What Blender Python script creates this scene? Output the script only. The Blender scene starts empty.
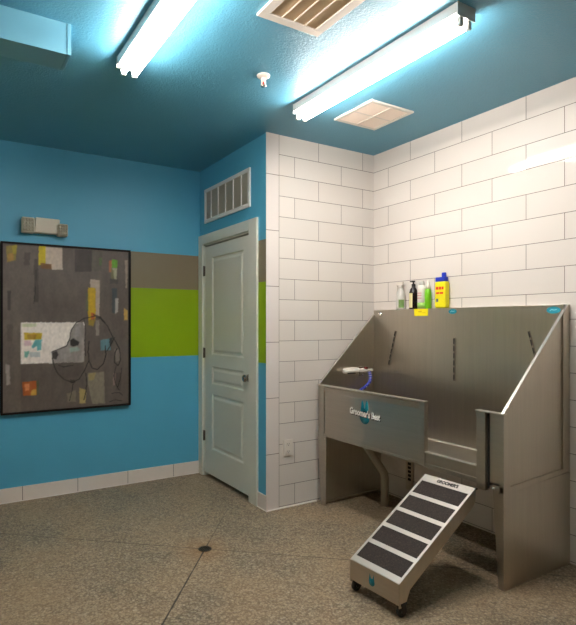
import bpy, bmesh, math, random
from mathutils import Vector, Matrix
random.seed(4)
PI = math.pi
S = bpy.context.scene
COL = S.collection

# ------------------------------------------------------------------ helpers
def s2l(c):
    return tuple((v/12.92 if v <= .04045 else ((v+.055)/1.055)**2.4) for v in c)
def rgb(r, g, b, gain=1.0):
    return tuple(min(1.0, v*gain) for v in s2l((r/255, g/255, b/255))) + (1.0,)

class N:
    """small node-tree builder"""
    def __init__(s, name):
        s.m = bpy.data.materials.new(name); s.m.use_nodes = True
        s.t = s.m.node_tree; s.b = s.t.nodes['Principled BSDF']
    def n(s, kind, **kw):
        o = s.t.nodes.new(kind)
        for k, v in kw.items():
            if k in o.inputs.keys(): o.inputs[k].default_value = v
            else: setattr(o, k, v)
        return o
    def l(s, a, b): s.t.links.new(a, b)
    def math(s, op, a, b=None):
        o = s.n('ShaderNodeMath', operation=op)
        for i, v in enumerate((a, b)):
            if v is None: continue
            if isinstance(v, (int, float)): o.inputs[i].default_value = v
            else: s.l(v, o.inputs[i])
        return o.outputs[0]
    def mix(s, f, a, b, mode='MIX'):
        o = s.n('ShaderNodeMix', data_type='RGBA', blend_type=mode)
        for i, v in ((0, f), (6, a), (7, b)):
            if isinstance(v, (int, float, tuple)): o.inputs[i].default_value = v
            else: s.l(v, o.inputs[i])
        return o.outputs[2]
    def ramp(s, f, pts):
        o = s.n('ShaderNodeValToRGB'); e = o.color_ramp.elements
        while len(e) < len(pts): e.new(.5)
        for i, (p, c) in enumerate(pts):
            e[i].position = p; e[i].color = c if isinstance(c, tuple) else (c, c, c, 1)
        s.l(f, o.inputs[0]); return o.outputs[0]
    def noise(s, scale, vec=None, detail=3, rough=.5):
        o = s.n('ShaderNodeTexNoise', Scale=scale, Detail=detail, Roughness=rough)
        if vec is not None: s.l(vec, o.inputs['Vector'])
        return o.outputs[0]
    def bump(s, h, strength, dist):
        o = s.n('ShaderNodeBump', Strength=strength, Distance=dist); s.l(h, o.inputs['Height'])
        s.l(o.outputs[0], s.b.inputs['Normal'])
    def set(s, **kw):
        for k, v in kw.items():
            k = k.replace('_', ' ')
            if isinstance(v, (int, float, tuple)): s.b.inputs[k].default_value = v
            else: s.l(v, s.b.inputs[k])
        return s.m
    def pos(s): return s.n('ShaderNodeNewGeometry').outputs['Position']

def plain(name, col, rough=.5, metal=0.0, **kw):
    n = N(name); p = n.pos()
    v = n.noise(40, p)
    c = n.mix(n.math('MULTIPLY', v, .12), col, tuple(x*.8 for x in col[:3])+(1,))
    n.set(Base_Color=c, Roughness=rough, Metallic=metal, **kw)
    return n.m

class MB:
    """collects shapes, links them as ONE mesh object"""
    def __init__(s): s.bm = bmesh.new()
    def poly(s, pts):
        return s.bm.faces.new([s.bm.verts.new(p) for p in pts])
    def box(s, x0, x1, y0, y1, z0, z1, bevel=0.0):
        v = [s.bm.verts.new((x, y, z)) for x in (x0, x1) for y in (y0, y1) for z in (z0, z1)]
        fs = [s.bm.faces.new([v[i] for i in q]) for q in
              ((0,1,3,2), (4,6,7,5), (0,4,5,1), (2,3,7,6), (0,2,6,4), (1,5,7,3))]
        if bevel:
            es = list({e for f in fs for e in f.edges})
            bmesh.ops.bevel(s.bm, geom=es, offset=bevel, segments=2, profile=.5, affect='EDGES')
        return s
    def prism(s, pts, axis, a, b):
        """pts in the two other axes (in x,y,z order), extruded along axis from a to b"""
        def P(u, v, w):
            q = [u, v]; q.insert(axis, w); return tuple(q)
        A = [s.bm.verts.new(P(u, v, a)) for u, v in pts]
        B = [s.bm.verts.new(P(u, v, b)) for u, v in pts]
        s.bm.faces.new(A); s.bm.faces.new(B[::-1])
        n = len(pts)
        for i in range(n):
            s.bm.faces.new((A[i], A[(i+1) % n], B[(i+1) % n], B[i]))
        return s
    def bar(s, p, q, w, h, up=(0,0,1)):
        p, q = Vector(p), Vector(q); d = (q-p).normalized()
        side = d.cross(Vector(up)).normalized(); u = side.cross(d)
        vs = [[s.bm.verts.new(e + side*w/2*i + u*h/2*j) for i, j in ((-1,-1),(1,-1),(1,1),(-1,1))] for e in (p, q)]
        s.bm.faces.new(vs[0]); s.bm.faces.new(vs[1][::-1])
        for i in range(4): s.bm.faces.new((vs[0][i], vs[0][(i+1)%4], vs[1][(i+1)%4], vs[1][i]))
        return s
    def tube(s, pts, r, seg=14, cap=True):
        pts = [Vector(p) for p in pts]; rings = []
        for i, p in enumerate(pts):
            d = (pts[min(i+1, len(pts)-1)]-pts[max(i-1, 0)]).normalized()
            a = d.orthogonal() if i == 0 else (pa - d*pa.dot(d))
            a.normalize(); pa = a; b = d.cross(a)
            rr = r[i] if isinstance(r, (list, tuple)) else r
            rings.append([s.bm.verts.new(p + (a*math.cos(t)+b*math.sin(t))*rr) for t in [2*PI*k/seg for k in range(seg)]])
        for A, B in zip(rings, rings[1:]):
            for k in range(seg):
                f = s.bm.faces.new((A[k], A[(k+1)%seg], B[(k+1)%seg], B[k])); f.smooth = True
        if cap:
            s.bm.faces.new(rings[0][::-1]); s.bm.faces.new(rings[-1])
        return s
    def lathe(s, prof, c=(0,0,0), axis='z', seg=24, sy=1.0, arc=None):
        """prof: (radius, height) list, revolved; sy squashes the second axis"""
        a0, a1 = arc if arc else (0, 2*PI)
        rings = []; full = arc is None
        cnt = seg if full else seg+1
        for r, h in prof:
            ring = []
            for k in range(cnt):
                t = a0 + (a1-a0)*k/seg
                u, v = r*math.cos(t), r*math.sin(t)*sy
                q = {'z': (u, v, h), 'x': (h, u, v), 'y': (u, h, v)}[axis]
                ring.append(s.bm.verts.new(Vector(q)+Vector(c)))
            rings.append(ring)
        for A, B in zip(rings, rings[1:]):
            for k in range(cnt if full else seg):
                f = s.bm.faces.new((A[k], A[(k+1)%cnt], B[(k+1)%cnt], B[k])); f.smooth = True
        if full:
            if prof[0][0] > 1e-6: s.bm.faces.new(rings[0][::-1])
            if prof[-1][0] > 1e-6: s.bm.faces.new(rings[-1])
        return s
    def build(s, name, mat, parent=None, bevel=0.0):
        bmesh.ops.remove_doubles(s.bm, verts=s.bm.verts, dist=1e-6)
        bmesh.ops.recalc_face_normals(s.bm, faces=s.bm.faces)
        off = Vector((0,0,0))
        if parent is not None:
            p = parent
            while p is not None:
                off += p.location; p = p.parent
            off = off if not parent.get('_local') else Vector((0,0,0))
        else:
            xs = [v.co for v in s.bm.verts]
            lo = Vector([min(v[i] for v in xs) for i in range(3)]); hi = Vector([max(v[i] for v in xs) for i in range(3)])
            off = Vector(((lo.x+hi.x)/2, (lo.y+hi.y)/2, lo.z))
        for v in s.bm.verts: v.co -= off
        me = bpy.data.meshes.new(name); s.bm.to_mesh(me); s.bm.free()
        o = bpy.data.objects.new(name, me); COL.objects.link(o)
        if parent is not None:
            o.parent = parent
            if parent.get('_local'): o['_local'] = 1
        else: o.location = off
        if mat: me.materials.append(mat)
        if bevel:
            b = o.modifiers.new('bevel', 'BEVEL'); b.width = bevel; b.segments = 2; b.limit_method = 'ANGLE'
        return o

def tag(o, label=None, cat=None, group=None, kind=None):
    for k, v in (('label', label), ('category', cat), ('group', group), ('kind', kind)):
        if v: o[k] = v
    return o
def empty(name, loc, label=None, cat=None, group=None, kind=None):
    o = bpy.data.objects.new(name, None); COL.objects.link(o); o.location = loc; o.empty_display_size = .1
    return tag(o, label, cat, group, kind)
def struct(name, mb, mat): return tag(mb.build(name, mat), kind='structure')

def text_mesh(body, size, depth, M, name, mat, parent, bold=0.0, squeeze=1.0):
    """extruded lettering as a mesh; M maps text x/y/normal into the scene"""
    cu = bpy.data.curves.new('lettering', 'FONT'); cu.body = body; cu.size = size; cu.extrude = depth
    cu.offset = bold; cu.align_x = 'CENTER'; cu.align_y = 'CENTER'; cu.resolution_u = 3
    tmp = bpy.data.objects.new('lettering', cu); COL.objects.link(tmp)
    dg = bpy.context.evaluated_depsgraph_get(); dg.update()
    me = bpy.data.meshes.new_from_object(tmp.evaluated_get(dg)); bpy.data.objects.remove(tmp)
    mb = MB(); mb.bm.from_mesh(me); bpy.data.meshes.remove(me)
    for v in mb.bm.verts: v.co = M @ Vector((v.co.x*squeeze, v.co.y, v.co.z))
    return mb.build(name, mat, parent)

# ------------------------------------------------------------------ room sizes (metres)
H = 2.7855                      # ceiling height
YC = -1.152                     # plane of the tiled alcove wall (wall x=0 juts out to here)
XD = 1.0602                     # plane of the long tiled wall
XL, YR = -3.4, -6.4             # walls behind the camera's left and back
ROW, TL, Z0 = .1545, .4588, .0133

# ------------------------------------------------------------------ materials
def paint_mat(name, stripes):
    n = N(name); p = n.pos(); sx = n.n('ShaderNodeSeparateXYZ'); n.l(p, sx.inputs[0])
    z = sx.outputs[2]
    blue, gray, green = BLUE, rgb(132, 121, 98), rgb(140, 174, 1)
    c = blue
    if stripes:
        wob = n.math('MULTIPLY', n.math('SUBTRACT', n.noise(14, p), .5), .002)
        zz = n.math('ADD', z, wob)
        c = n.mix(n.math('GREATER_THAN', zz, 1.085), blue, green)
        c = n.mix(n.math('GREATER_THAN', zz, 1.690), c, gray)
        c = n.mix(n.math('GREATER_THAN', zz, 2.004), c, blue)
    var = n.noise(2.5, p)
    c = n.mix(n.math('MULTIPLY', var, .10), c, (0, 0, 0, 1))
    n.set(Base_Color=c, Roughness=.42, Specular_IOR_Level=.35)
    n.bump(n.noise(260, p, 2), .12, .002)
    return n.m
BLUE = rgb(86, 172, 206)

def ceiling_mat():
    n = N('ceiling_paint'); p = n.pos()
    c = n.mix(n.math('MULTIPLY', n.noise(3, p), .08), rgb(90, 160, 188), (0, 0, 0, 1))
    n.set(Base_Color=c, Roughness=.42, Specular_IOR_Level=.5)
    v = n.noise(95, p, 3, .55)
    n.bump(n.ramp(v, [(.42, 0.0), (.62, 1.0)]), .28, .004)
    return n.m

def tile_mat(name, axis, u0, flip):
    """running-bond 6x18 tile; u0 = a joint of the even rows along the wall"""
    n = N(name); p = n.pos(); sx = n.n('ShaderNodeSeparateXYZ'); n.l(p, sx.inputs[0])
    u = n.math('ADD', sx.outputs[axis], -u0 + TL*20)
    v = n.math('SUBTRACT', sx.outputs[2], Z0 - ROW*2)
    cb = n.n('ShaderNodeCombineXYZ'); n.l(u, cb.inputs[0]); n.l(v, cb.inputs[1])
    b = n.n('ShaderNodeTexBrick', offset=.5, offset_frequency=2, squash=1.0)
    for k, w in (('Scale', 1.0), ('Mortar Size', .0019), ('Mortar Smooth', .1), ('Brick Width', TL), ('Row Height', ROW), ('Bias', 0.0)):
        b.inputs[k].default_value = w
    b.inputs['Color1'].default_value = rgb(224, 217, 210); b.inputs['Color2'].default_value = rgb(219, 212, 205)
    b.inputs['Mortar'].default_value = rgb(104, 95, 87)
    n.l(cb.outputs[0], b.inputs['Vector'])
    fac = b.outputs['Fac']
    n.set(Base_Color=b.outputs['Color'], Roughness=n.math('ADD', n.math('MULTIPLY', fac, .5), .07))
    h = n.math('SUBTRACT', n.math('MULTIPLY', n.noise(5, p, 1), .0), n.math('MULTIPLY', fac, 1.0))
    # each tile sits very slightly out of true
    b2 = n.n('ShaderNodeTexBrick', offset=.5, offset_frequency=2, squash=1.0)
    for k, w in (('Scale', 1.0), ('Mortar Size', 0.0), ('Brick Width', TL), ('Row Height', ROW), ('Bias', 0.0)): b2.inputs[k].default_value = w
    b2.inputs['Color1'].default_value = (0, 0, 0, 1); b2.inputs['Color2'].default_value = (1, 1, 1, 1)
    n.l(cb.outputs[0], b2.inputs['Vector'])
    bp = n.n('ShaderNodeBump', Strength=.5, Distance=.0015); n.l(h, bp.inputs['Height'])
    sep = n.n('ShaderNodeSeparateColor'); n.l(b2.outputs['Color'], sep.inputs[0])
    tz = n.math('MULTIPLY', n.math('SUBTRACT', sep.outputs[0], .5), .022)
    cmb = n.n('ShaderNodeCombineXYZ'); n.l(tz, cmb.inputs[2]); n.l(n.math('MULTIPLY', tz, .6), cmb.inputs[axis])
    ad = n.n('ShaderNodeVectorMath', operation='ADD'); n.l(bp.outputs[0], ad.inputs[0]); n.l(cmb.outputs[0], ad.inputs[1])
    nm = n.n('ShaderNodeVectorMath', operation='NORMALIZE'); n.l(ad.outputs[0], nm.inputs[0])
    n.l(nm.outputs[0], n.b.inputs['Normal'])
    return n.m

def band_tile_mat(name, axis, u0, pitch, col):
    """single course of trim tile with thin joints"""
    n = N(name); p = n.pos(); sx = n.n('ShaderNodeSeparateXYZ'); n.l(p, sx.inputs[0])
    u = n.math('ADD', sx.outputs[axis], -u0 + pitch*20)
    f = n.math('ABSOLUTE', n.math('SUBTRACT', n.math('FRACT', n.math('DIVIDE', u, pitch)), .5))
    j = n.math('GREATER_THAN', f, .5 - .0022/pitch)
    c = n.mix(j, col, rgb(110, 100, 90))
    n.set(Base_Color=c, Roughness=n.math('ADD', n.math('MULTIPLY', j, .5), .16))
    return n.m

def floor_mat():
    n = N('exposed_aggregate'); p = n.pos(); sx = n.n('ShaderNodeSeparateXYZ'); n.l(p, sx.inputs[0])
    big = n.noise(1.6, p, 4, .6); mid = n.noise(24, p, 5, .75); fine = n.noise(120, p, 3, .65)
    vo = n.n('ShaderNodeTexVoronoi', Scale=80.0); n.l(p, vo.inputs['Vector'])
    c = n.ramp(mid, [(.34, rgb(86, 73, 58)), (.5, rgb(152, 131, 107)), (.66, rgb(206, 181, 150))])
    sc = n.n('ShaderNodeSeparateColor'); n.l(vo.outputs['Color'], sc.inputs[0])
    c = n.mix(.5, c, n.ramp(sc.outputs[0], [(.0, rgb(48, 41, 33)), (.25, rgb(112, 100, 82)), (.7, rgb(160, 146, 122)), (.9, rgb(196, 184, 160)), (1, rgb(236, 226, 206))]))
    c = n.mix(.5, c, n.ramp(fine, [(.32, rgb(62, 54, 43)), (.52, rgb(150, 135, 112)), (.70, rgb(206, 192, 166))]))
    c = n.mix(n.ramp(vo.outputs['Distance'], [(.45, 0.0), (.75, .55)]), c, rgb(62, 52, 41))
    c = n.mix(n.ramp(big, [(.38, 0.0), (.68, .45)]), c, rgb(166, 138, 104))
    c = n.mix(n.ramp(big, [(.3, .3), (.5, 0.0)]), c, rgb(96, 88, 74))
    # rust around the drain
    dx = n.math('SUBTRACT', sx.outputs[0], -.69); dy = n.math('SUBTRACT', sx.outputs[1], -1.50)
    rd = n.math('SQRT', n.math('ADD', n.math('MULTIPLY', dx, dx), n.math('MULTIPLY', dy, dy)))
    c = n.mix(n.ramp(n.math('ADD', rd, n.math('MULTIPLY', mid, .12)), [(.05, .55), (.26, 0.0)]), c, rgb(150, 110, 66))
    # two saw cuts crossing at the drain, turned about fifty degrees
    th = math.atan(1.2)
    def cut(nx, ny, gap, w):
        d = n.math('ABSOLUTE', n.math('ADD', n.math('MULTIPLY', dx2, nx), n.math('MULTIPLY', dy2, ny)))
        d = n.math('ADD', d, n.math('MULTIPLY', n.math('SUBTRACT', n.noise(9, p), .5), .006))
        return n.math('LESS_THAN', d, w)
    dx2 = n.math('SUBTRACT', sx.outputs[0], -.673); dy2 = n.math('SUBTRACT', sx.outputs[1], -1.498)
    a = cut(-math.sin(th), math.cos(th), 0, .0042); b = cut(math.cos(th), math.sin(th), 0, .0042)
    # the first cut is deep towards the room, worn shut near the corner
    front = n.ramp(n.math('ADD', n.math('MULTIPLY', dx2, math.cos(th)), n.math('MULTIPLY', dy2, math.sin(th))), [(.02, .9), (.10, .45), (.62, .45), (.72, 0.0)])
    c = n.mix(n.math('MULTIPLY', a, front), c, rgb(38, 32, 26))
    c = n.mix(n.math('MULTIPLY', b, .6), c, rgb(52, 44, 36))
    n.set(Base_Color=c, Roughness=.55, Specular_IOR_Level=.35)
    n.bump(n.math('ADD', n.math('MULTIPLY', vo.outputs['Distance'], 1.0), n.math('SUBTRACT', mid, n.math('MULTIPLY', n.math('MAXIMUM', a, b), 2.0))), .35, .004)
    return n.m

def steel_mat(name, base, rough, streak=(2, 2, 60), aniso=0.0):
    n = N(name); p = n.pos()
    mp = n.n('ShaderNodeMapping'); mp.inputs['Scale'].default_value = streak; n.l(p, mp.inputs[0])
    s = n.noise(6, mp.outputs[0], 4, .6); big = n.noise(3, p, 3)
    mp2 = n.n('ShaderNodeMapping'); mp2.inputs['Scale'].default_value = tuple(v*.22 for v in streak); n.l(p, mp2.inputs[0])
    s2 = n.noise(5, mp2.outputs[0], 3, .6)
    c = n.mix(n.math('MULTIPLY', s, .22), base, tuple(v*.66 for v in base[:3])+(1,))
    c = n.mix(n.ramp(s2, [(.38, 0.0), (.66, .16)]), c, tuple(v*.6 for v in base[:3])+(1,))
    r = n.math('ADD', n.math('ADD', n.math('MULTIPLY', s, .12), n.math('MULTIPLY', big, .16)), rough-.15)
    n.set(Base_Color=c, Roughness=r, Metallic=1.0, Anisotropic=aniso)
    n.bump(s, .04, .002)
    return n.m

M = {}
M['blue'] = paint_mat('blue_wall_paint', True); M['blue_plain'] = paint_mat('blue_room_paint', False)
M['duct'] = plain('duct_paint', rgb(112, 176, 200), .45)
M['taupe_wall'] = plain('taupe_wall_paint', rgb(138, 128, 114), .6)  # rear wall is unseen; tone picked so the steel reflects less light
M['cream_wall'] = plain('cream_wall_paint', rgb(226, 214, 196), .6)  # side wall is unseen; pale tone picked to bounce warm light
M['ceiling'] = ceiling_mat()
M['tileD'] = tile_mat('white_tile_long_wall', 1, YC-.1634-TL/2, 0)
M['tileC'] = tile_mat('white_tile_alcove', 0, XD-.1238, 0)
M['baseA'] = band_tile_mat('base_tile', 0, -.268, .4191, rgb(232, 222, 214))
M['baseB'] = band_tile_mat('base_tile_short', 1, YC-.2, .4191, rgb(226, 216, 208))
M['trimC'] = band_tile_mat('bullnose_tile', 2, .0, .4137, rgb(222, 214, 209))
M['floor'] = floor_mat()
M['steel'] = steel_mat('brushed_steel', (.62, .565, .475, 1), .36, (60, 60, 2), .4)
M['steeld'] = plain('slot_strip_steel', (.30, .26, .21, 1), .5, .8)
M['steelh'] = steel_mat('brushed_steel_across', (.55, .51, .45, 1), .35, (60, 2, 60), .3)
M['alu'] = plain('satin_aluminium', (.68, .64, .59, 1), .4, .75)
M['bright'] = plain('bright_steel_edge', (.80, .76, .70, 1), .3, .9)
M['chrome'] = plain('chrome', (.72, .70, .68, 1), .12, 1.0)
M['nickel'] = plain('dark_nickel', (.36, .33, .29, 1), .18, 1.0)
M['bronze'] = plain('dark_bronze', (.10, .08, .06, 1), .4, .9)
M['whitepaint'] = plain('white_enamel', rgb(225, 224, 220), .4)
M['trimpaint'] = plain('door_paint', rgb(214, 215, 203), .38)
M['plastic'] = plain('white_plastic', rgb(225, 218, 208), .4)
M['cream'] = plain('cream_plastic', rgb(214, 206, 188), .45)
M['black'] = plain('black_rubber', (.012, .012, .012, 1), .55)
M['dark'] = plain('dark_void', (.02, .017, .014, 1), .8)  # near-black colour in place of the shade inside gaps and holes
M['lens'] = plain('ribbed_lens', rgb(158, 155, 136), .3)
M['caulk'] = plain('white_caulk', rgb(238, 232, 224), .5)
M['louvre'] = plain('grey_louvre', rgb(196, 192, 178), .5)
M['tan'] = plain('dusty_tan_grille', rgb(206, 180, 144), .55)
M['pinktan'] = plain('warm_beige_grille', rgb(250, 236, 222), .5)
M['filter'] = plain('brown_filter', rgb(160, 130, 92), .8)
M['teal'] = plain('teal_print', rgb(20, 140, 160), .4)
M['lettering'] = plain('white_print', rgb(236, 234, 230), .5)
M['ink'] = plain('black_ink', (.015, .015, .015, 1), .6)
M['yellow'] = plain('yellow_card', rgb(255, 238, 0), .5)
M['pvc'] = plain('grey_drain_pipe', rgb(170, 160, 140), .45)
M['hose'] = plain('blue_hose', rgb(58, 66, 170), .35)
M['red'] = plain('red_print', rgb(220, 60, 30), .5)
M['yellowb'] = plain('yellow_bottle_plastic', rgb(236, 226, 14), .35)
M['bluecap'] = plain('blue_cap_plastic', rgb(20, 52, 190), .35)
M['greenb'] = plain('green_liquid', rgb(120, 200, 30), .3)
M['darkb'] = plain('dark_brown_bottle', rgb(28, 16, 18), .2)
M['creaml'] = plain('cream_label', rgb(236, 226, 170), .5)
M['clear'] = plain('cloudy_clear_plastic', rgb(235, 233, 226), .3, Transmission_Weight=.25)
M['leafl'] = plain('leaf_green_print', rgb(118, 150, 84), .5)
M['pinkl'] = plain('pink_print', rgb(214, 150, 150), .5)
M['frame'] = plain('black_picture_frame', (.006, .005, .005, 1), .5, Specular_IOR_Level=.2)
def grip_mat():
    n = N('grit_tread'); p = n.pos()
    v = n.noise(130, p, 4, .75)
    n.set(Base_Color=n.ramp(v, [(.35, rgb(26, 20, 17)), (.6, rgb(54, 43, 37)), (.74, rgb(98, 82, 72))]), Roughness=.8)
    n.bump(v, .6, .002); return n.m
M['grip'] = grip_mat()
def lamp_mat():
    n = N('fluorescent_glow')
    n.set(Base_Color=(1, 1, 1, 1), Emission_Color=(1.0, .915, .84, 1), Emission_Strength=LAMP)
    return n.m
LAMP = 38.0
M['tube'] = lamp_mat()
ART_PATCHES=[
 ([(0.019, 1.288), (0.265, 1.307), (0.265, 0.629), (0.019, 0.631)],(112, 101, 92),0.35),
 ([(0.013, 0.725), (0.143, 0.726), (0.143, 0.008), (0.013, 0.019)],(116, 106, 96),0.3),
 ([(0.036, 1.29), (0.114, 1.305), (0.106, 1.184), (0.047, 1.168)],(140, 125, 45),0.8),
 ([(0.052, 1.23), (0.095, 1.245), (0.092, 1.183), (0.047, 1.174)],(170, 120, 50),0.7),
 ([(0.08, 1.299), (0.118, 1.302), (0.109, 1.234), (0.086, 1.232)],(165, 150, 40),0.8),
 ([(0.274, 1.31), (0.328, 1.312), (0.324, 1.166), (0.271, 1.157)],(205, 185, 10),0.95),
 ([(0.285, 1.176), (0.384, 1.169), (0.378, 1.131), (0.288, 1.132)],(120, 80, 40),0.85),
 ([(0.324, 1.305), (0.449, 1.305), (0.454, 1.129), (0.372, 1.127), (0.366, 1.168), (0.324, 1.17)],(200, 185, 170),0.9),
 ([(0.238, 1.205), (0.268, 1.207), (0.271, 0.868), (0.238, 0.867)],(50, 45, 42),0.6),
 ([(0.166, 1.25), (0.212, 1.253), (0.206, 1.153), (0.166, 1.151)],(60, 54, 50),0.5),
 ([(0.047, 0.948), (0.073, 0.949), (0.07, 0.802), (0.05, 0.802)],(45, 42, 38),0.6),
 ([(0.549, 1.3), (0.687, 1.304), (0.684, 1.128), (0.549, 1.119)],(52, 45, 45),0.75),
 ([(0.684, 1.304), (0.775, 1.298), (0.765, 1.134), (0.684, 1.128)],(82, 80, 68),0.6),
 ([(0.746, 1.245), (0.771, 1.246), (0.765, 1.183), (0.746, 1.182)],(80, 110, 60),0.7),
 ([(0.826, 1.224), (0.855, 1.233), (0.849, 1.13), (0.829, 1.129)],(190, 100, 60),0.8),
 ([(0.852, 1.239), (0.9, 1.235), (0.897, 1.167), (0.849, 1.168)],(95, 160, 40),0.95),
 ([(0.855, 1.165), (0.896, 1.167), (0.891, 1.067), (0.87, 1.073)],(170, 170, 140),0.85),
 ([(0.842, 1.168), (0.87, 1.144), (0.868, 1.07), (0.842, 1.078)],(110, 110, 70),0.7),
 ([(0.835, 1.072), (0.907, 1.075), (0.907, 1.036), (0.835, 1.033)],(60, 60, 58),0.6),
 ([(0.963, 1.239), (0.987, 1.241), (0.983, 1.0), (0.97, 0.999)],(160, 145, 130),0.8),
 ([(0.954, 0.83), (0.988, 0.811), (0.986, 0.727), (0.954, 0.727)],(205, 165, 80),0.9),
 ([(0.671, 1.065), (0.75, 1.058), (0.747, 0.751), (0.715, 0.751), (0.715, 0.991), (0.671, 0.996)],(175, 160, 145),0.9),
 ([(0.653, 0.995), (0.717, 0.991), (0.715, 0.726), (0.696, 0.675), (0.655, 0.688)],(195, 160, 15),0.95),
 ([(0.64, 0.951), (0.655, 0.951), (0.655, 0.801), (0.638, 0.801)],(90, 105, 70),0.6),
 ([(0.677, 0.788), (0.709, 0.782), (0.705, 0.726), (0.677, 0.732)],(165, 60, 35),0.7),
 ([(0.715, 0.726), (0.747, 0.726), (0.745, 0.599), (0.717, 0.6)],(185, 175, 165),0.8),
 ([(0.852, 0.995), (0.896, 0.997), (0.891, 0.784), (0.852, 0.79)],(45, 62, 70),0.75),
 ([(0.88, 0.913), (0.907, 0.913), (0.904, 0.797), (0.878, 0.778)],(175, 172, 168),0.9),
 ([(0.142, 0.708), (0.627, 0.708), (0.623, 0.383), (0.142, 0.384)],(240, 232, 225),0.97),
 ([(0.151, 0.696), (0.256, 0.7), (0.256, 0.673), (0.154, 0.67)],(195, 205, 165),0.7),
 ([(0.165, 0.627), (0.298, 0.625), (0.292, 0.574), (0.168, 0.57)],(190, 160, 25),0.95),
 ([(0.189, 0.613), (0.256, 0.612), (0.249, 0.578), (0.193, 0.579)],(150, 110, 40),0.7),
 ([(0.168, 0.566), (0.217, 0.565), (0.217, 0.525), (0.168, 0.526)],(205, 170, 185),0.7),
 ([(0.249, 0.572), (0.296, 0.572), (0.289, 0.491), (0.267, 0.486), (0.256, 0.521), (0.23, 0.502), (0.221, 0.522)],(85, 170, 175),0.9),
 ([(0.168, 0.481), (0.207, 0.484), (0.2, 0.462), (0.189, 0.432), (0.168, 0.438)],(90, 165, 150),0.85),
 ([(0.207, 0.476), (0.283, 0.474), (0.283, 0.434), (0.207, 0.437)],(165, 180, 185),0.7),
 ([(0.369, 0.472), (0.421, 0.494), (0.481, 0.516), (0.507, 0.574), (0.518, 0.643), (0.557, 0.696), (0.611, 0.716), (0.627, 0.652), (0.623, 0.381), (0.376, 0.387)],(112, 106, 104),0.8),
 ([(0.623, 0.712), (0.73, 0.753), (0.831, 0.651), (0.81, 0.488), (0.73, 0.379), (0.623, 0.381)],(88, 80, 76),0.45),
 ([(0.421, 0.488), (0.505, 0.515), (0.524, 0.436), (0.439, 0.41)],(150, 145, 143),0.7),
 ([(0.553, 0.672), (0.592, 0.682), (0.582, 0.593), (0.549, 0.593)],(150, 147, 146),0.6),
 ([(0.376, 0.39), (0.623, 0.381), (0.621, 0.314), (0.572, 0.266), (0.462, 0.258), (0.406, 0.314)],(80, 72, 68),0.6),
 ([(0.372, 0.468), (0.406, 0.479), (0.421, 0.449), (0.402, 0.411), (0.376, 0.421)],(28, 24, 24),0.9),
 ([(0.511, 0.564), (0.534, 0.578), (0.584, 0.549), (0.576, 0.522), (0.53, 0.511), (0.511, 0.525)],(28, 25, 25),0.9),
 ([(0.505, 0.5), (0.572, 0.51), (0.592, 0.478), (0.511, 0.466)],(140, 175, 165),0.6),
 ([(0.515, 0.244), (0.553, 0.238), (0.549, 0.214), (0.515, 0.22)],(30, 27, 26),0.8),
 ([(0.756, 0.56), (0.835, 0.574), (0.843, 0.477), (0.756, 0.474)],(88, 135, 150),0.85),
 ([(0.831, 0.57), (0.86, 0.585), (0.847, 0.518), (0.831, 0.508)],(35, 38, 42),0.8),
 ([(0.872, 0.487), (0.918, 0.476), (0.914, 0.383), (0.889, 0.373)],(130, 122, 116),0.6),
 ([(0.65, 0.292), (0.786, 0.296), (0.794, 0.031), (0.69, 0.033), (0.654, 0.192)],(142, 136, 118),0.75),
 ([(0.654, 0.288), (0.72, 0.293), (0.7, 0.23), (0.66, 0.232)],(165, 145, 85),0.6),
 ([(0.582, 0.173), (0.64, 0.153), (0.634, 0.044), (0.588, 0.047)],(180, 160, 95),0.8),
 ([(0.486, 0.134), (0.557, 0.158), (0.557, 0.06), (0.492, 0.065)],(135, 125, 105),0.6),
 ([(0.864, 0.282), (0.889, 0.281), (0.88, 0.179), (0.86, 0.18)],(165, 135, 130),0.6),
 ([(0.872, 0.282), (0.935, 0.279), (0.924, 0.125), (0.889, 0.137)],(52, 46, 44),0.4),
 ([(0.151, 0.245), (0.256, 0.25), (0.26, 0.139), (0.161, 0.14)],(175, 85, 25),0.9),
 ([(0.168, 0.23), (0.207, 0.234), (0.203, 0.177), (0.175, 0.173)],(210, 140, 90),0.8),
 ([(0.221, 0.18), (0.256, 0.185), (0.256, 0.136), (0.212, 0.139)],(195, 165, 70),0.85),
 ([(0.256, 0.244), (0.274, 0.253), (0.271, 0.139), (0.256, 0.14)],(80, 85, 45),0.7),
 ([(0.034, 0.392), (0.064, 0.38), (0.068, 0.231), (0.041, 0.225)],(165, 155, 148),0.85),
 ([(0.044, 0.692), (0.09, 0.692), (0.082, 0.562), (0.047, 0.562)],(80, 74, 66),0.6),
]
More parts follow.
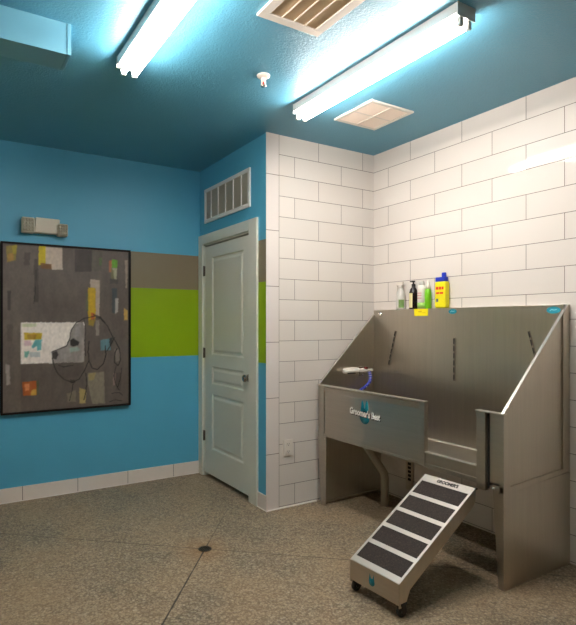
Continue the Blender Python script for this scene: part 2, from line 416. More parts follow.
ART_STROKES=[
 ([(0.374, 0.422), (0.387, 0.363), (0.411, 0.304), (0.462, 0.252), (0.53, 0.219), (0.582, 0.246), (0.621, 0.304), (0.66, 0.392)],0.0057),
 ([(0.369, 0.472), (0.421, 0.494), (0.481, 0.516), (0.507, 0.574), (0.518, 0.643), (0.557, 0.702), (0.621, 0.74), (0.71, 0.76), (0.77, 0.733), (0.814, 0.676), (0.856, 0.59)],0.0057),
 ([(0.856, 0.59), (0.889, 0.538), (0.918, 0.476), (0.926, 0.393), (0.905, 0.342), (0.872, 0.374), (0.876, 0.446), (0.893, 0.486)],0.0057),
 ([(0.662, 0.552), (0.654, 0.472), (0.662, 0.392), (0.686, 0.331), (0.73, 0.317), (0.78, 0.363), (0.802, 0.438), (0.794, 0.509)],0.0057),
 ([(0.621, 0.732), (0.634, 0.652), (0.627, 0.533), (0.634, 0.433)],0.0042),
 ([(0.7, 0.772), (0.75, 0.753), (0.79, 0.702)],0.0068),
 ([(0.81, 0.468), (0.841, 0.518), (0.872, 0.579)],0.0062),
 ([(0.889, 0.343), (0.868, 0.261), (0.882, 0.189), (0.914, 0.135)],0.0047),
 ([(0.935, 0.32), (0.926, 0.238), (0.901, 0.157)],0.0047),
 ([(0.634, 0.293), (0.646, 0.213), (0.634, 0.133), (0.621, 0.075)],0.0057),
 ([(0.421, 0.362), (0.462, 0.35), (0.534, 0.361)],0.0042),
 ([(0.534, 0.209), (0.524, 0.141), (0.505, 0.073)],0.0042),
 ([(0.831, 0.043), (0.882, 0.055), (0.935, 0.041)],0.0042),
 ([(0.851, 0.109), (0.914, 0.115), (0.945, 0.088)],0.0042),
 ([(0.253, 1.118), (0.25, 0.992), (0.24, 0.854)],0.0031),
]

# ------------------------------------------------------------------ the room
DY0, DY1, DZ = -.9127, -.0864, 2.098      # door opening in the wall x=0
struct('floor', MB().box(XL, XD+.15, YR, .15, -.1, 0), M['floor'])
struct('ceiling', MB().box(XL, XD+.15, YR, .15, H, H+.1), M['ceiling'])
struct('wall_left', MB().box(XL, 0, 0, .12, 0, H), M['blue'])
w = MB(); T = .13
w.box(0, T, YC+.012, DY0, 0, H); w.box(0, T, DY1, 0, 0, H); w.box(0, T, DY0, DY1, DZ, H)
struct('wall_door', w, M['blue'])
struct('wall_alcove', MB().box(.0, XD, YC, YC+.012, 0, H), M['tileC'])
struct('wall_right', MB().box(XD, XD+.12, YR, YC+.012, 0, H), M['tileD'])
struct('wall_rear', MB().box(XL, XD, YR-.12, YR, 0, H), M['taupe_wall'])
struct('wall_side', MB().box(XL-.12, XL, YR, 0, 0, H), M['cream_wall'])
struct('wall_dark_backing', MB().box(T+.25, T+.3, YC+.012, 0, 0, H), M['dark'])  # near-black sheet behind the door, its colour stands in for shade in the gaps
struct('baseboard_left', MB().box(XL, -.003, -.011, 0, .004, .112, ), M['baseA'])
struct('trim_1', MB().box(XL, -.003, -.013, 0, 0, .006), M['caulk'])
struct('baseboard_door', MB().box(-.011, 0, YC-.008, -1.034, .004, .112), M['baseB'])
struct('trim_2', MB().box(-.010, .1026, YC-.003, YC, .003, H, .001), M['trimC'])
tc = MB().box(-.014, .45, YC-.014, YC, 0, .006); tc.box(-.014, 0, YC-.010, -1.034, 0, .006)
struct('trim_3', tc, M['caulk'])
struct('trim_4', MB().box(.1026, .1054, YC-.0032, YC, .003, H), plain('grout_line', rgb(128, 118, 108), .8))

# ------------------------------------------------------------------ door with casing, panels, hinges, knob
door = empty('door_1', (0, (DY0+DY1)/2, 0), kind='structure')
c = MB()
CX = -.018
c.box(CX, 0, DY1, -.004, 0, DZ+.085, .003); c.box(CX, 0, -1.033, DY0, 0, DZ+.085, .003); c.box(CX, 0, DY0, DY1, DZ, DZ+.085, .003)
c.box(0, T, DY1-.012, DY1, 0, DZ); c.box(0, T, DY0, DY0+.012, 0, DZ); c.box(0, T, DY0, DY1, DZ-.012, DZ)
c.build('door_casing', M['trimpaint'], door)
LY0, LY1, LZ0, LZ1 = DY0+.016, DY1-.015, .034, 2.072
FX = .004; BX = FX+.035
lf = MB(); pan = [(.2394, .7981, 1.105, 1.967), (.2394, .7981, .845, 1.0), (.2394, .7981, .266, .754)]
PY0, PY1 = -.7981, -.2394
lf.box(FX+.012, BX, LY0, LY1, LZ0, LZ1)
def fr(y0, y1, z0, z1): lf.box(FX, FX+.013, y0, y1, z0, z1)
fr(LY0, PY0, LZ0, LZ1); fr(PY1, LY1, LZ0, LZ1)
for z0, z1 in ((LZ0, .266), (.754, .845), (1.0, 1.105), (1.967, LZ1)): fr(PY0, PY1, z0, z1)
leaf = lf.build('door_leaf', M['trimpaint'], door)
for _, _, z0, z1 in pan:
    m = MB(); rings = []
    for off, x in ((0, FX), (.004, FX+.004), (.010, FX+.0115), (.024, FX+.0115), (.040, FX+.003), (.044, FX+.002)):
        rings.append([m.bm.verts.new((x, y, z)) for y, z in ((PY0+off, z0+off), (PY1-off, z0+off), (PY1-off, z1-off), (PY0+off, z1-off))])
    for A, B in zip(rings, rings[1:]):
        for k in range(4): m.bm.faces.new((A[k], A[(k+1)%4], B[(k+1)%4], B[k]))
    m.bm.faces.new(rings[-1])
    m.build('door_panel', M['trimpaint'], leaf)
for z in (1.857, 1.114, .363):
    h = MB().box(-.004, .004, DY1-.020, DY1-.002, z-.045, z+.045, .001); h.tube([(-.008, DY1-.010, z-.047), (-.008, DY1-.010, z+.047)], .0055)
    h.build('hinge', M['bronze'], door)
k = MB().lathe([(.031, FX), (.030, FX-.008), (.013, FX-.012), (.012, FX-.022), (.024, FX-.027), (.030, FX-.038), (.027, FX-.049), (.013, FX-.054), (0, FX-.055)], (0, -.884, .953), 'x')
tag(k.build('door_knob', M['nickel'], door), 'dark nickel round knob')

# ------------------------------------------------------------------ grilles
def louvre_vent(t, name_axis): pass
v = empty('wall_vent', (0, -.52, 2.283), 'white framed return air grille high above the white door', 'vent')
f = MB(); y0, y1, z0, z1 = -.922, -.118, 2.283, 2.588; b = .032
f.box(-.014, 0, y0, y1, z0, z0+b, .003); f.box(-.014, 0, y0, y1, z1-b, z1, .003)
f.box(-.014, 0, y0, y0+b, z0+b, z1-b, .003); f.box(-.014, 0, y1-b, y1, z0+b, z1-b, .003)
f.build('vent_frame', M['whitepaint'], v)
MB().box(-.0015, -.0005, y0+b, y1-b, z0+b, z1-b).build('vent_back', plain('vent_shadow_grey', rgb(120, 120, 110), .8), v)
L = MB(); n_l = 26
for i in range(n_l):
    z = z0+b + (z1-z0-2*b)*(i+.5)/n_l
    L.prism([(-.010, z+.004), (-.009, z+.004), (-.002, z-.003), (-.003, z-.003)], 1, y0+b, y1-b)
L.build('louvre', M['louvre'], v)
for i in range(1, 6):
    y = y0 + (y1-y0)*i/6
    MB().box(-.013, -.001, y-.005, y+.005, z0+b, z1-b).build('divider', M['whitepaint'], v)

def ceil_vent(x0, x1, y0, y1, b, lm, label, kind):
    v = empty('ceiling_vent', ((x0+x1)/2, (y0+y1)/2, H), label, 'vent')
    f = MB(); zt, zb = H, H-.012
    for (a, c2, d, e) in ((x0, x1, y0, y0+b), (x0, x1, y1-b, y1), (x0, x0+b, y0+b, y1-b), (x1-b, x1, y0+b, y1-b)):
        f.box(a, c2, d, e, zb, zt, .002)
    f.build('vent_frame', M['plastic'], v)
    MB().box(x0+b, x1-b, y0+b, y1-b, H-.0015, H-.0005).build('vent_back', M['filter'] if kind == 'filter' else lm, v)
    L = MB()
    if kind == 'filter':
        nn = 34
        for i in range(nn):
            y = y0+b+(y1-y0-2*b)*(i+.5)/nn
            L.prism([(y+.0035, H-.008), (y+.0025, H-.008), (y-.003, H-.002), (y-.002, H-.002)], 0, x0+b, x1-b)
        L.build('louvre', lm, v)
        for i in range(1, 4):
            x = x0+b+(x1-x0-2*b)*i/4
            MB().box(x-.003, x+.003, y0+b, y1-b, H-.0105, H-.0085).build('divider', M['pinktan'], v)
    else:
        nn = 18
        for i in range(nn):
            y = y0+b+(y1-y0-2*b)*(i+.5)/nn
            L.prism([(y+.006, H-.011), (y+.0045, H-.011), (y-.005, H-.002), (y-.0035, H-.002)], 0, x0+b, x1-b)
        L.build('louvre', lm, v)
        xm, ym = (x0+x1)/2, (y0+y1)/2
        MB().box(xm-.004, xm+.004, y0+b, y1-b, H-.0125, H-.001).build('divider', M['plastic'], v)
        MB().box(x0+b, x1-b, ym-.004, ym+.004, H-.0125, H-.001).build('divider', M['plastic'], v)
    return v
ceil_vent(-.828, -.481, -2.83, -2.355, .045, M['tan'], 'large ceiling grille with brown dusty louvres between the two light fixtures', 'filter')
ceil_vent(.262, .637, -1.958, -1.594, .026, M['pinktan'], 'square pale beige ceiling vent nearest the tiled corner', 'plain')

# ------------------------------------------------------------------ fluorescent strip lights
def strip_light(x0, x1, ya, yb, label):
    t = empty('ceiling_light', ((x0+x1)/2, (ya+yb)/2, H), label, 'light', 'bare tube strip lights')
    zb = H-.056
    MB().prism([(x0, H), (x1, H), (x1, zb+.012), (x1-.02, zb), (x0+.02, zb), (x0, zb+.012)], 1, ya, yb).build('housing', M['whitepaint'], t)
    for y, s in ((ya, -1), (yb, 1)):
        MB().box(x0-.003, x1+.003, min(y, y+s*.004), max(y, y+s*.004), zb-.004, H).build('end_cap', M['whitepaint'], t)
    for x in (x0+.030, x1-.030):
        zc = zb-.021
        MB().tube([(x, ya+.016, zc), (x, yb-.016, zc)], .0145, 16).build('tube', M['tube'], t)
        for y, s in ((ya, 1), (yb, -1)):
            y2 = y+s*.016
            MB().box(x-.013, x+.013, min(y, y2), max(y, y2), zb-.040, zb, .002).build('lamp_holder', M['whitepaint'], t)
    return t
strip_light(-1.265, -1.145, -2.925, -1.668, 'bare twin tube strip light on the ceiling above the wall left of the door')
strip_light(-.114, 0.000, -2.868, -1.645, 'bare twin tube strip light between the two ceiling vents, nearest the wash tub')

# ------------------------------------------------------------------ sprinkler, soffit, emergency light, outlet, drain
sp = empty('fire_sprinkler', (-.487, -1.873, H), 'small white ceiling sprinkler head between the strip lights', 'sprinkler')
MB().lathe([(.038, H), (.037, H-.006), (.026, H-.014), (.016, H-.016), (0, H-.016)], (-.487, -1.873, 0)).build('escutcheon', M['plastic'], sp)
q = MB().lathe([(.013, H-.012), (.013, H-.03), (.009, H-.034), (.009, H-.038), (0, H-.038)], (-.487, -1.873, 0))
q.bar((-.499, -1.873, H-.028), (-.499, -1.873, H-.056), .005, .006, (1,0,0)); q.bar((-.475, -1.873, H-.028), (-.475, -1.873, H-.056), .005, .006, (1,0,0))
q.bar((-.503, -1.873, H-.056), (-.471, -1.873, H-.056), .008, .005)
q.build('sprinkler_frame', M['plastic'], sp)
MB().lathe([(.004, H-.036), (.004, H-.054)], (-.487, -1.873, 0), seg=10).build('heat_bulb', M['red'], sp)
MB().lathe([(.016, H-.059), (.017, H-.061), (0, H-.0615)], (-.487, -1.873, 0)).build('deflector', M['chrome'], sp)

d = empty('ceiling_duct', (-2.45, -1.75, H-.146), 'light blue boxed duct along the ceiling in the upper left corner', 'duct')
MB().box(XL, -1.556, -1.8416, -1.672, H-.146, H).build('duct_box', M['duct'], d)
MB().box(-1.5555, -1.5375, -1.845, -1.669, H-.147, H, .002).build('end_cap', M['duct'], d)

em = empty('emergency_light', (-1.37, 0, 2.085), 'cream twin head emergency light on the blue wall above the painting', 'emergency light')
MB().prism([(-1.445, 2.089), (-1.262, 2.089), (-1.256, 2.205), (-1.437, 2.208)], 1, -.066, 0).build('housing', M['cream'], em, .006)
for x, yaw in ((-1.492, 0), (-1.236, 0)):
    big = 1 if x < -1.4 else .82
    hd = MB(); w2, h2 = .046*big, .058*big; zc = 2.140 if big == 1 else 2.122
    hd.box(x-w2, x+w2, -.088, -.012, zc-h2, zc+h2, .008)
    ho = hd.build('lamp_head', M['cream'], em)
    g = MB(); g.box(x-w2*.86, x+w2*.86, -.094, -.088, zc-h2*.86, zc+h2*.86)
    for i in range(4):
        for j in range(4):
            cx, cz = x-w2*.86+w2*1.72*(i+.5)/4, zc-h2*.86+h2*1.72*(j+.5)/4
            r = w2*.19; rz = h2*.19
            A = [g.bm.verts.new((cx+a*r, -.0941, cz+b2*rz)) for a, b2 in ((-1,-1),(1,-1),(1,1),(-1,1))]
            B = [g.bm.verts.new((cx+a*r*.4, -.099, cz+b2*rz*.4)) for a, b2 in ((-1,-1),(1,-1),(1,1),(-1,1))]
            for k2 in range(4): g.bm.faces.new((A[k2], A[(k2+1)%4], B[(k2+1)%4], B[k2]))
            g.bm.faces.new(B)
    g.build('lens', M['lens'], ho)

ou = empty('wall_outlet', (.183, YC, .384), 'white duplex outlet low on the tiled wall left of the wash tub', 'outlet')
MB().box(.140, .226, YC-.009, YC, .384, .508, .003).build('cover_plate', M['plastic'], ou)
for z in (.474, .418):
    r = MB().lathe([(.017, YC-.0125), (.0175, YC-.008)], (.183, 0, z), 'y', 20, 1.0)
    r.box(.166, .200, YC-.012, YC-.008, z-.013, z+.013)
    ro = r.build('receptacle', M['plastic'], ou)
    s_ = MB()
    for x in (.176, .190): s_.box(x-.0013, x+.0013, YC-.0132, YC-.0124, z-.002, z+.008)
    s_.box(.1805, .1855, YC-.0132, YC-.0124, z-.011, z-.006)
    s_.build('slot', M['ink'], ro)

fd = empty('floor_drain', (-.673, -1.498, 0), 'small round dark drain cover where the floor cuts cross', 'drain')
MB().lathe([(.041, 0.0), (.041, .002), (.035, .003), (0, .003)], (-.673, -1.498, 0)).build('drain_rim', M['bronze'], fd)
gd = MB()
for i in range(-2, 3):
    for j in range(-2, 3):
        if i*i+j*j < 6: gd.lathe([(.0045, .0031), (0, .0032)], (-.673+i*.012, -1.498+j*.012, 0), seg=8)
gd.build('drain_holes', M['dark'], fd)

# ------------------------------------------------------------------ painting
PX0, PX1, PZ0, PZ1 = -1.683, -.672, .681, 2.006
pt = empty('painting', ((PX0+PX1)/2, 0, PZ0), 'large grey abstract dog painting in a thin black frame on the blue wall', 'painting')
fw = .016; fr_ = MB()
fr_.box(PX0, PX1, -.042, -.002, PZ0, PZ0+fw); fr_.box(PX0, PX1, -.042, -.002, PZ1-fw, PZ1)
fr_.box(PX0, PX0+fw, -.042, -.002, PZ0+fw, PZ1-fw); fr_.box(PX1-fw, PX1, -.042, -.002, PZ0+fw, PZ1-fw)
fr_.build('picture_frame', M['frame'], pt, .002)
def inside(x, y, P):
    r = False; j = len(P)-1
    for i in range(len(P)):
        if (P[i][1] > y) != (P[j][1] > y) and x < (P[j][0]-P[i][0])*(y-P[i][1])/(P[j][1]-P[i][1])+P[i][0]: r = not r
        j = i
    return r
def segdist(x, y, A, B):
    dx, dy = B[0]-A[0], B[1]-A[1]; t = max(0, min(1, ((x-A[0])*dx+(y-A[1])*dy)/(dx*dx+dy*dy+1e-12)))
    return math.hypot(x-A[0]-t*dx, y-A[1]-t*dy)
def canvas():
    from mathutils import noise as nz
    GX, GZ = 190, 250; W, Hh = PX1-PX0-2*fw, PZ1-PZ0-2*fw
    mb = MB(); grid = []
    for j in range(GZ+1):
        grid.append([mb.bm.verts.new((PX0+fw+W*i/GX, -.032, PZ0+fw+Hh*j/GZ)) for i in range(GX+1)])
    for j in range(GZ):
        for i in range(GX): mb.bm.faces.new((grid[j][i], grid[j][i+1], grid[j+1][i+1], grid[j+1][i]))
    mb.bm.verts.index_update(); cols = []
    boxes = [(min(q[0] for q in P)-.02, max(q[0] for q in P)+.02, min(q[1] for q in P)-.02, max(q[1] for q in P)+.02) for P, _, _ in ART_PATCHES]
    sb = [(min(q[0] for q in P)-.02, max(q[0] for q in P)+.02, min(q[1] for q in P)-.02, max(q[1] for q in P)+.02) for P, _ in ART_STROKES]
    for vtx in mb.bm.verts:
        u, v = vtx.co.x-PX0, vtx.co.z-PZ0
        n1 = nz.noise((u*5, v*3, 1)); n2 = nz.noise((u*22, v*9, 5)); n3 = nz.noise((u*60, v*40, 9))
        k = 1+.10*n1+.10*n2+.06*n3
        c = [92*k, 83*k, 77*k]
        jx, jy = u+.0035*nz.noise((u*40, v*40, 3)), v+.0035*nz.noise((u*40, v*40, 7))
        for (P, col, a), bb in zip(ART_PATCHES, boxes):
            if bb[0] < u < bb[1] and bb[2] < v < bb[3]:
                hit = 0
                for ox, oy in ((0,0), (.004,0), (-.004,0), (0,.004), (0,-.004)): hit += inside(jx+ox, jy+oy, P)
                if hit:
                    aa = a*hit/5*(1-.25*max(0, n2)); kk = 1+.10*n2+.08*n3
                    c = [c[i]*(1-aa)+col[i]*kk*aa for i in range(3)]
        for (P, w_), bb in zip(ART_STROKES, sb):
            if bb[0] < u < bb[1] and bb[2] < v < bb[3]:
                dd = min(segdist(jx, jy, A, B) for A, B in zip(P, P[1:]))
                aa = max(0, min(1, 1.5-dd/(w_*.7)))*(.68+.4*n2)
                if aa > 0: c = [c[i]*(1-aa)+14*aa for i in range(3)]
        cols.append([max(0, min(1, x/255)) for x in c])
    o = mb.build('canvas', None, pt)
    at = o.data.color_attributes.new('paint', 'FLOAT_COLOR', 'POINT')
    for i, c in enumerate(cols): at.data[i].color = tuple(min(1, x*ART_GAIN) for x in s2l(c)) + (1,)
    n = N('canvas_paint'); a = n.n('ShaderNodeVertexColor', layer_name='paint')
    n.set(Base_Color=a.outputs[0], Roughness=.5); n.bump(n.noise(90, n.pos(), 4), .1, .002)
    o.data.materials.append(n.m)
    MB().box(PX0+fw, PX1-fw, -.030, -.004, PZ0+fw, PZ1-fw).build('backing_board', M['frame'], pt)
ART_GAIN = 1.08
canvas()

# ------------------------------------------------------------------ stainless wash tub
XF, XB, YL, YRT, ZT, ZF, ZJ = .44, 1.056, -1.196, -2.722, 1.485, .907, .53
tub = empty('dog_wash_tub', (.75, (YL+YRT)/2, 0), 'large stainless steel dog wash tub on legs in the white tiled corner', 'wash tub')
st, sh = M['steel'], M['steelh']
XI = 1.010                                   # inner face of the back
slope = lambda x: ZF+(ZT-ZF)*(x-XF)/(XB-.012-XF) if x < XB-.012 else ZT
def side(y0, y1, yrec):
    m = MB()
    m.prism([(XF, .012), (XB, .012), (XB, ZJ), (XF, ZJ)], 1, y0, y1)          # leg plate
    return m
L_ = MB().prism([(XF, .002), (XB, .002), (XB, ZJ), (XF, ZJ)], 1, YL-.042, YL-.036); L_.prism([(XF, ZJ), (XB, ZJ), (XB, ZT), (XB-.012, ZT), (XF, ZF)], 1, YL-.010, YL-.004)
L_.box(XF+.05, XB-.02, YL-.062, YL-.042, .02, .026); L_.box(XF, XB, YL-.042, YL, ZJ-.006, ZJ)
L_.build('side_panel', st, tub)
R_ = MB().prism([(XF, .0), (XB+.004, .0), (XB+.004, ZJ-.005), (XF, ZJ-.03)], 1, YRT, YRT+.006)
R_.prism([(XF, ZJ-.03), (XB, ZJ-.005), (XB, ZT), (XB-.012, ZT), (XF, ZF)], 1, YRT+.008, YRT+.014)   # set-back upper sheet
R_.prism([(XF, ZJ-.03), (XF+.055, ZJ-.028), (XF+.055, slope(XF+.055)-.002), (XF, ZF)], 1, YRT, YRT+.009)
R_.prism([(XI-.02, ZJ), (XB, ZJ), (XB, ZT), (XB-.012, ZT), (XI-.02, slope(XI-.02))], 1, YRT, YRT+.009)
R_.prism([(XF+.05, ZJ-.030), (XI-.02, ZJ-.006), (XI-.02, ZJ+.022), (XF+.05, ZJ-.002)], 1, YRT+.001, YRT+.009)
R_.build('side_panel', st, tub)
for y0, y1 in ((YL-.016, YL), (YRT, YRT+.016)):
    rm = MB().prism([(XF-.004, ZF), (XB-.014, ZT), (XB-.014, ZT+.005), (XF-.004, ZF+.005)], 1, y0, y1); rm.box(XB-.014, XB+.002, y0, y1, ZT, ZT+.005)
    rm.build('rim', M['bright'], tub, .0015)
bk = MB().box(XI, XI+.004, YRT+.01, YL-.008, .54, ZT); bk.box(XI, XB+.002, YRT+.016, YL-.016, ZT-.002, ZT+.004, .0015); bk.box(XB-.004, XB, YRT+.01, YL-.008, ZJ, ZT)
bk.build('back_panel', st, tub)
bs = MB().box(XF+.02, XI+.004, YRT+.014, YL-.010, ZJ-.012, ZJ+.004); bs.prism([(XI-.010, .5345), (XI, .5345), (XI, .544)], 1, YRT+.014, YL-.010)
bs.build('basin', sh, tub)
YO0, YO1 = -2.566, -2.213                 # walk-in opening
fp = MB(); fp.box(XF+.006, XF+.012, YO1-.002, YL-.01, ZJ, ZF)
fp.box(XF, XF+.02, YL-.068, YL, ZJ-.004, ZF, .002); fp.box(XF, XF+.03, YO1, YO1+.044, ZJ-.010, ZF, .002)
fp.box(XF+.002, XF+.012, YO1+.044, YL-.068, ZJ-.002, ZJ+.012)
fp.prism([(XF, ZF-.012), (XF+.006, ZF-.045), (XF+.010, ZF-.045), (XF+.010, ZF)], 1, YO1+.044, YL-.068)
fpo = fp.build('front_panel', sh, tub)
MB().box(XF-.012, XF+.026, YO1-.004, YL+.006, ZF, ZF+.007, .002).build('top_lip', M['bright'], fpo)
MB().prism([(YL, ZJ), (YL-.098, ZJ), (YL-.092, .002), (YL-.036, .002)], 0, XF-.003, XF-.0002).build('leg', sh, tub)
MB().prism([(YRT+.062, ZJ+.002), (YRT, ZJ+.002), (YRT, .0), (YRT+.028, .0)], 0, XF-.003, XF-.0002).build('leg', sh, tub)
pr = MB(); pr.box(XF-.005, XF+.03, YO0-.052, YO0, .490, ZF, .002); pr.box(XF+.020, XF+.026, YRT+.01, YO0-.052, ZJ-.01, ZF); pr.box(XF-.003, XF-.0002, YRT-.001, YRT+.022, ZJ-.03, ZF)
pro = pr.build('door_post', sh, tub)
MB().box(XF+.0165, XF+.0198, YO0-.063, YO0-.052, .50, ZF-.006).build('door_channel', M['dark'], pro)
MB().box(XF-.012, XF+.026, YRT-.001, YO0+.004, ZF, ZF+.007, .002).build('top_lip', M['bright'], pro)
sl = MB(); sl.box(XF+.008, XF+.014, YO0, YO1, ZJ+.012, .604); sl.box(XF+.003, XF+.016, YO0, YO1, ZJ-.014, ZJ+.012, .002)
slo = sl.build('door_sill', sh, tub)
MB().box(XF, XF+.03, YO0, YO1, .604, .612, .002).build('sill_lip', M['bright'], slo)
for y, z in ((YL-.085, ZJ-.022), (YRT+.055, .514)):
    MB().lathe([(.006, XF+.001), (.007, XF-.004), (.004, XF-.008), (0, XF-.0085)], (0, y, z), 'x', 12).build('bolt', M['bright'], tub)
# tether slots on the back
for (ya, za, yb, zb) in ((-1.4463, 1.321, -1.3726, 1.049), (-1.983, 1.279, -1.983, .981), (-2.511, 1.334, -2.588, 1.049)):
    P = Vector((XI-.0035, ya, za)); Q = Vector((XI-.0035, yb, zb))
    to = MB().bar(P, Q, .013, .007, (1,0,0)).build('tether_strip', M['steeld'], tub)
    m = MB()
    for i in range(6):
        a, b2 = P.lerp(Q, (i+.12)/6), P.lerp(Q, (i+.82)/6); dx = Vector((-.0037, 0, 0))
        m.bar(a+dx, b2+dx, .010, .001, (1,0,0))
    m.build('slot', M['dark'], to)
eb = MB().lathe([(.018, XI), (.018, XI-.004), (.009, XI-.006), (.009, XI-.016), (0, XI-.017)], (0, -1.279, 1.456), 'x', 16)
eb.build('hook_bolt', M['chrome'], tub)
# drain pipe beneath the basin
dp = MB().tube([(.84, -1.255, .53), (.84, -1.27, .46), (.84, -1.30, .405), (.84, -1.46, .27), (.84, -1.485, .245), (.84, -1.495, .21), (.84, -1.495, .0)], .03, 18)
tag(dp.build('drain_pipe', M['pvc'], tub), 'pale grey bent drain pipe')
ss = MB().box(XB-.012, XB-.009, -1.585, -1.515, .10, ZJ-.005); so = ss.build('slotted_strap', st, tub)
m = MB()
for i in range(5): m.box(XB-.0135, XB-.0122, -1.566, -1.536, .170+i*.030, .190+i*.030)
m.build('slot', M['dark'], so)
# printed logo and lettering on the front, stickers and tag on the back
lg = MB(); yc = -1.697; xo = XF+.0058
lg.lathe([(.0, 0), (.048, .0), (.048, .0008), (0, .0008)], (xo-.0008, yc, .735), 'x', 24)
lg.prism([(yc+.046, .74), (yc-.046, .74), (yc-.036, .79), (yc+.036, .80)], 0, xo-.0008, xo)
lg.prism([(yc+.036, .79), (yc+.002, .79), (yc+.010, .825), (yc+.022, .850), (yc+.031, .835)], 0, xo-.0008, xo)
lg.prism([(yc-.036, .79), (yc-.002, .79), (yc-.008, .825), (yc-.020, .854), (yc-.031, .835)], 0, xo-.0008, xo)
lgo = tag(lg.build('logo', M['teal'], fpo), 'teal dog shaped emblem')
FM = lambda x, y, z, tilt=0: Matrix.Translation((x, y, z)) @ Matrix(((0, 0, -1, 0), (-1, 0, 0, 0), (0, 1, 0, 0), (0, 0, 0, 1))) @ Matrix.Rotation(tilt, 4, 'Z')
text_mesh("Groomer's Best", .062, .0006, FM(xo-.0012, -1.700, .754, -.035), 'lettering_shadow', M['ink'], fpo, .0045, .73)
text_mesh("Groomer's Best", .062, .0006, FM(xo-.0024, -1.696, .757, -.035), 'lettering', M['lettering'], fpo, .0022, .73)
for y, z, a in ((-1.968, 1.463, .034), (-2.657, 1.457, .040)):
    o = MB().prism([(y+a*math.cos(t*PI/16), z+a*.5*math.sin(t*PI/16)) for t in range(32)], 0, XI-.0012, XI-.0002).build('oval_sticker', M['teal'], tub)
    m = MB()
    m.prism([(y+a*.55, z-.002), (y+a*.3, z+.006), (y-a*.1, z+.003), (y-a*.5, z+.005), (y-a*.5, z+.001), (y-a*.1, z-.002), (y+a*.3, z+.001), (y+a*.5, z-.006)], 0, XI-.0018, XI-.0012)
    m.build('sticker_mark', plain('pale_teal_print', rgb(150, 215, 225), .5), o)
yt = MB().box(XI-.0016, XI-.0004, -1.757, -1.628, 1.436, 1.489).build('yellow_tag', M['yellow'], tub)
m = MB(); m.box(XI-.0022, XI-.0016, -1.700, -1.668, 1.468, 1.472); m.box(XI-.0022, XI-.0016, -1.735, -1.668, 1.458, 1.460)
m.build('tag_print', plain('ochre_print', rgb(190, 140, 10), .6), yt)

# ------------------------------------------------------------------ hand shower resting in the tub
hs = empty('hand_shower', (.80, YL-.03, .97), 'white hand shower with blue hose on the left inside of the wash tub', 'hand shower')
hd = MB().tube([(.655, YL-.040, 1.004), (.665, YL-.040, 1.005), (.70, YL-.041, 1.007), (.76, YL-.042, 1.010), (.795, YL-.042, 1.010), (.81, YL-.042, 1.009)], [.011, .021, .024, .023, .019, .014], 18)
hd.build('spray_head', M['plastic'], hs)
MB().tube([(.80, YL-.042, 1.009), (.84, YL-.042, 1.004), (.90, YL-.042, 1.000), (.955, YL-.042, 1.002)], [.016, .015, .013, .012], 14).build('handle', M['plastic'], hs)
sm = MB()
sm.box(.680, .760, YL-.068, YL-.058, .984, .993, .002)
sm.build('spray_plate', M['black'], hs)
MB().lathe([(.010, YL-.060), (.010, YL-.034)], (.885, 0, 1.022), 'y', 12).build('valve_button', plain('dark_red_plastic', rgb(120, 40, 30), .4), hs)
br = MB().box(.85, .875, YL-.045, YL-.010, .975, .992, .002); br.box(.84, .885, YL-.014, YL-.010, .955, 1.03, .001)
br.build('wall_bracket', M['chrome'], hs)
pts = [(.925, YL-.043, .990), (.930, YL-.048, .965), (.928, YL-.055, .935), (.905, YL-.06, .90), (.86, YL-.06, .868), (.80, YL-.06, .835), (.72, YL-.07, .76), (.64, YL-.10, .66), (.62, YL-.16, .565), (.66, YL-.28, .552), (.74, YL-.34, .552)]
pp = []
for i in range(len(pts)-1):
    for k2 in range(6):
        t = k2/6; P = [Vector(pts[max(0, min(len(pts)-1, i+d_))]) for d_ in (-1, 0, 1, 2)]
        pp.append(.5*((2*P[1])+(P[2]-P[0])*t+(2*P[0]-5*P[1]+4*P[2]-P[3])*t*t+(3*P[1]-P[0]-3*P[2]+P[3])*t**3))
pp.append(Vector(pts[-1]))
ho = MB().tube(pp, .0135, 12).build('hose', M['hose'], hs)
m = MB()
for i in range(3, 28, 4): m.lathe([(.0145, -.002), (.0145, .002)], pp[i], 'z', 12)
m.build('hose_ring', M['lettering'], ho)

# ------------------------------------------------------------------ boarding ramp
th = math.atan2(.339, .595); RL = .690; RW = .316
rp = empty('dog_ramp', (-.231, -2.479, 0), 'five tread boarding ramp on casters hooked to the wash tub opening', 'ramp')
rp['_local'] = 1
rp.rotation_euler = (0, 0, math.radians(3.2))
RM = Matrix.Translation((0, 0, .166)) @ Matrix.Rotation(-th, 4, 'Y')       # local: x up the slope, z normal
def rbox(m, x0, x1, y0, y1, z0, z1):
    n0 = len(m.bm.verts); m.box(x0, x1, y0, y1, z0, z1); m.bm.verts.ensure_lookup_table()
    for v_ in list(m.bm.verts)[n0:]: v_.co = RM @ v_.co
hw = RW/2
pad = [(.034+i*.126, .034+i*.126+.101) for i in range(5)]
dk = MB(); rbox(dk, 0, RL, -hw, -hw+.013, -.006, 0); rbox(dk, 0, RL, hw-.013, hw, -.006, 0)
edges = [0]+[e for p in pad for e in p]+[RL]
for i in range(0, len(edges), 2): rbox(dk, edges[i], edges[i+1], -hw+.013, hw-.013, -.006, 0)
dk.build('deck', M['alu'], rp)
for a, b2 in pad:
    m = MB(); rbox(m, a, b2, -hw+.013, hw-.013, -.006, -.0015); m.build('tread', M['grip'], rp)
c_, s_n = math.cos(th), math.sin(th)
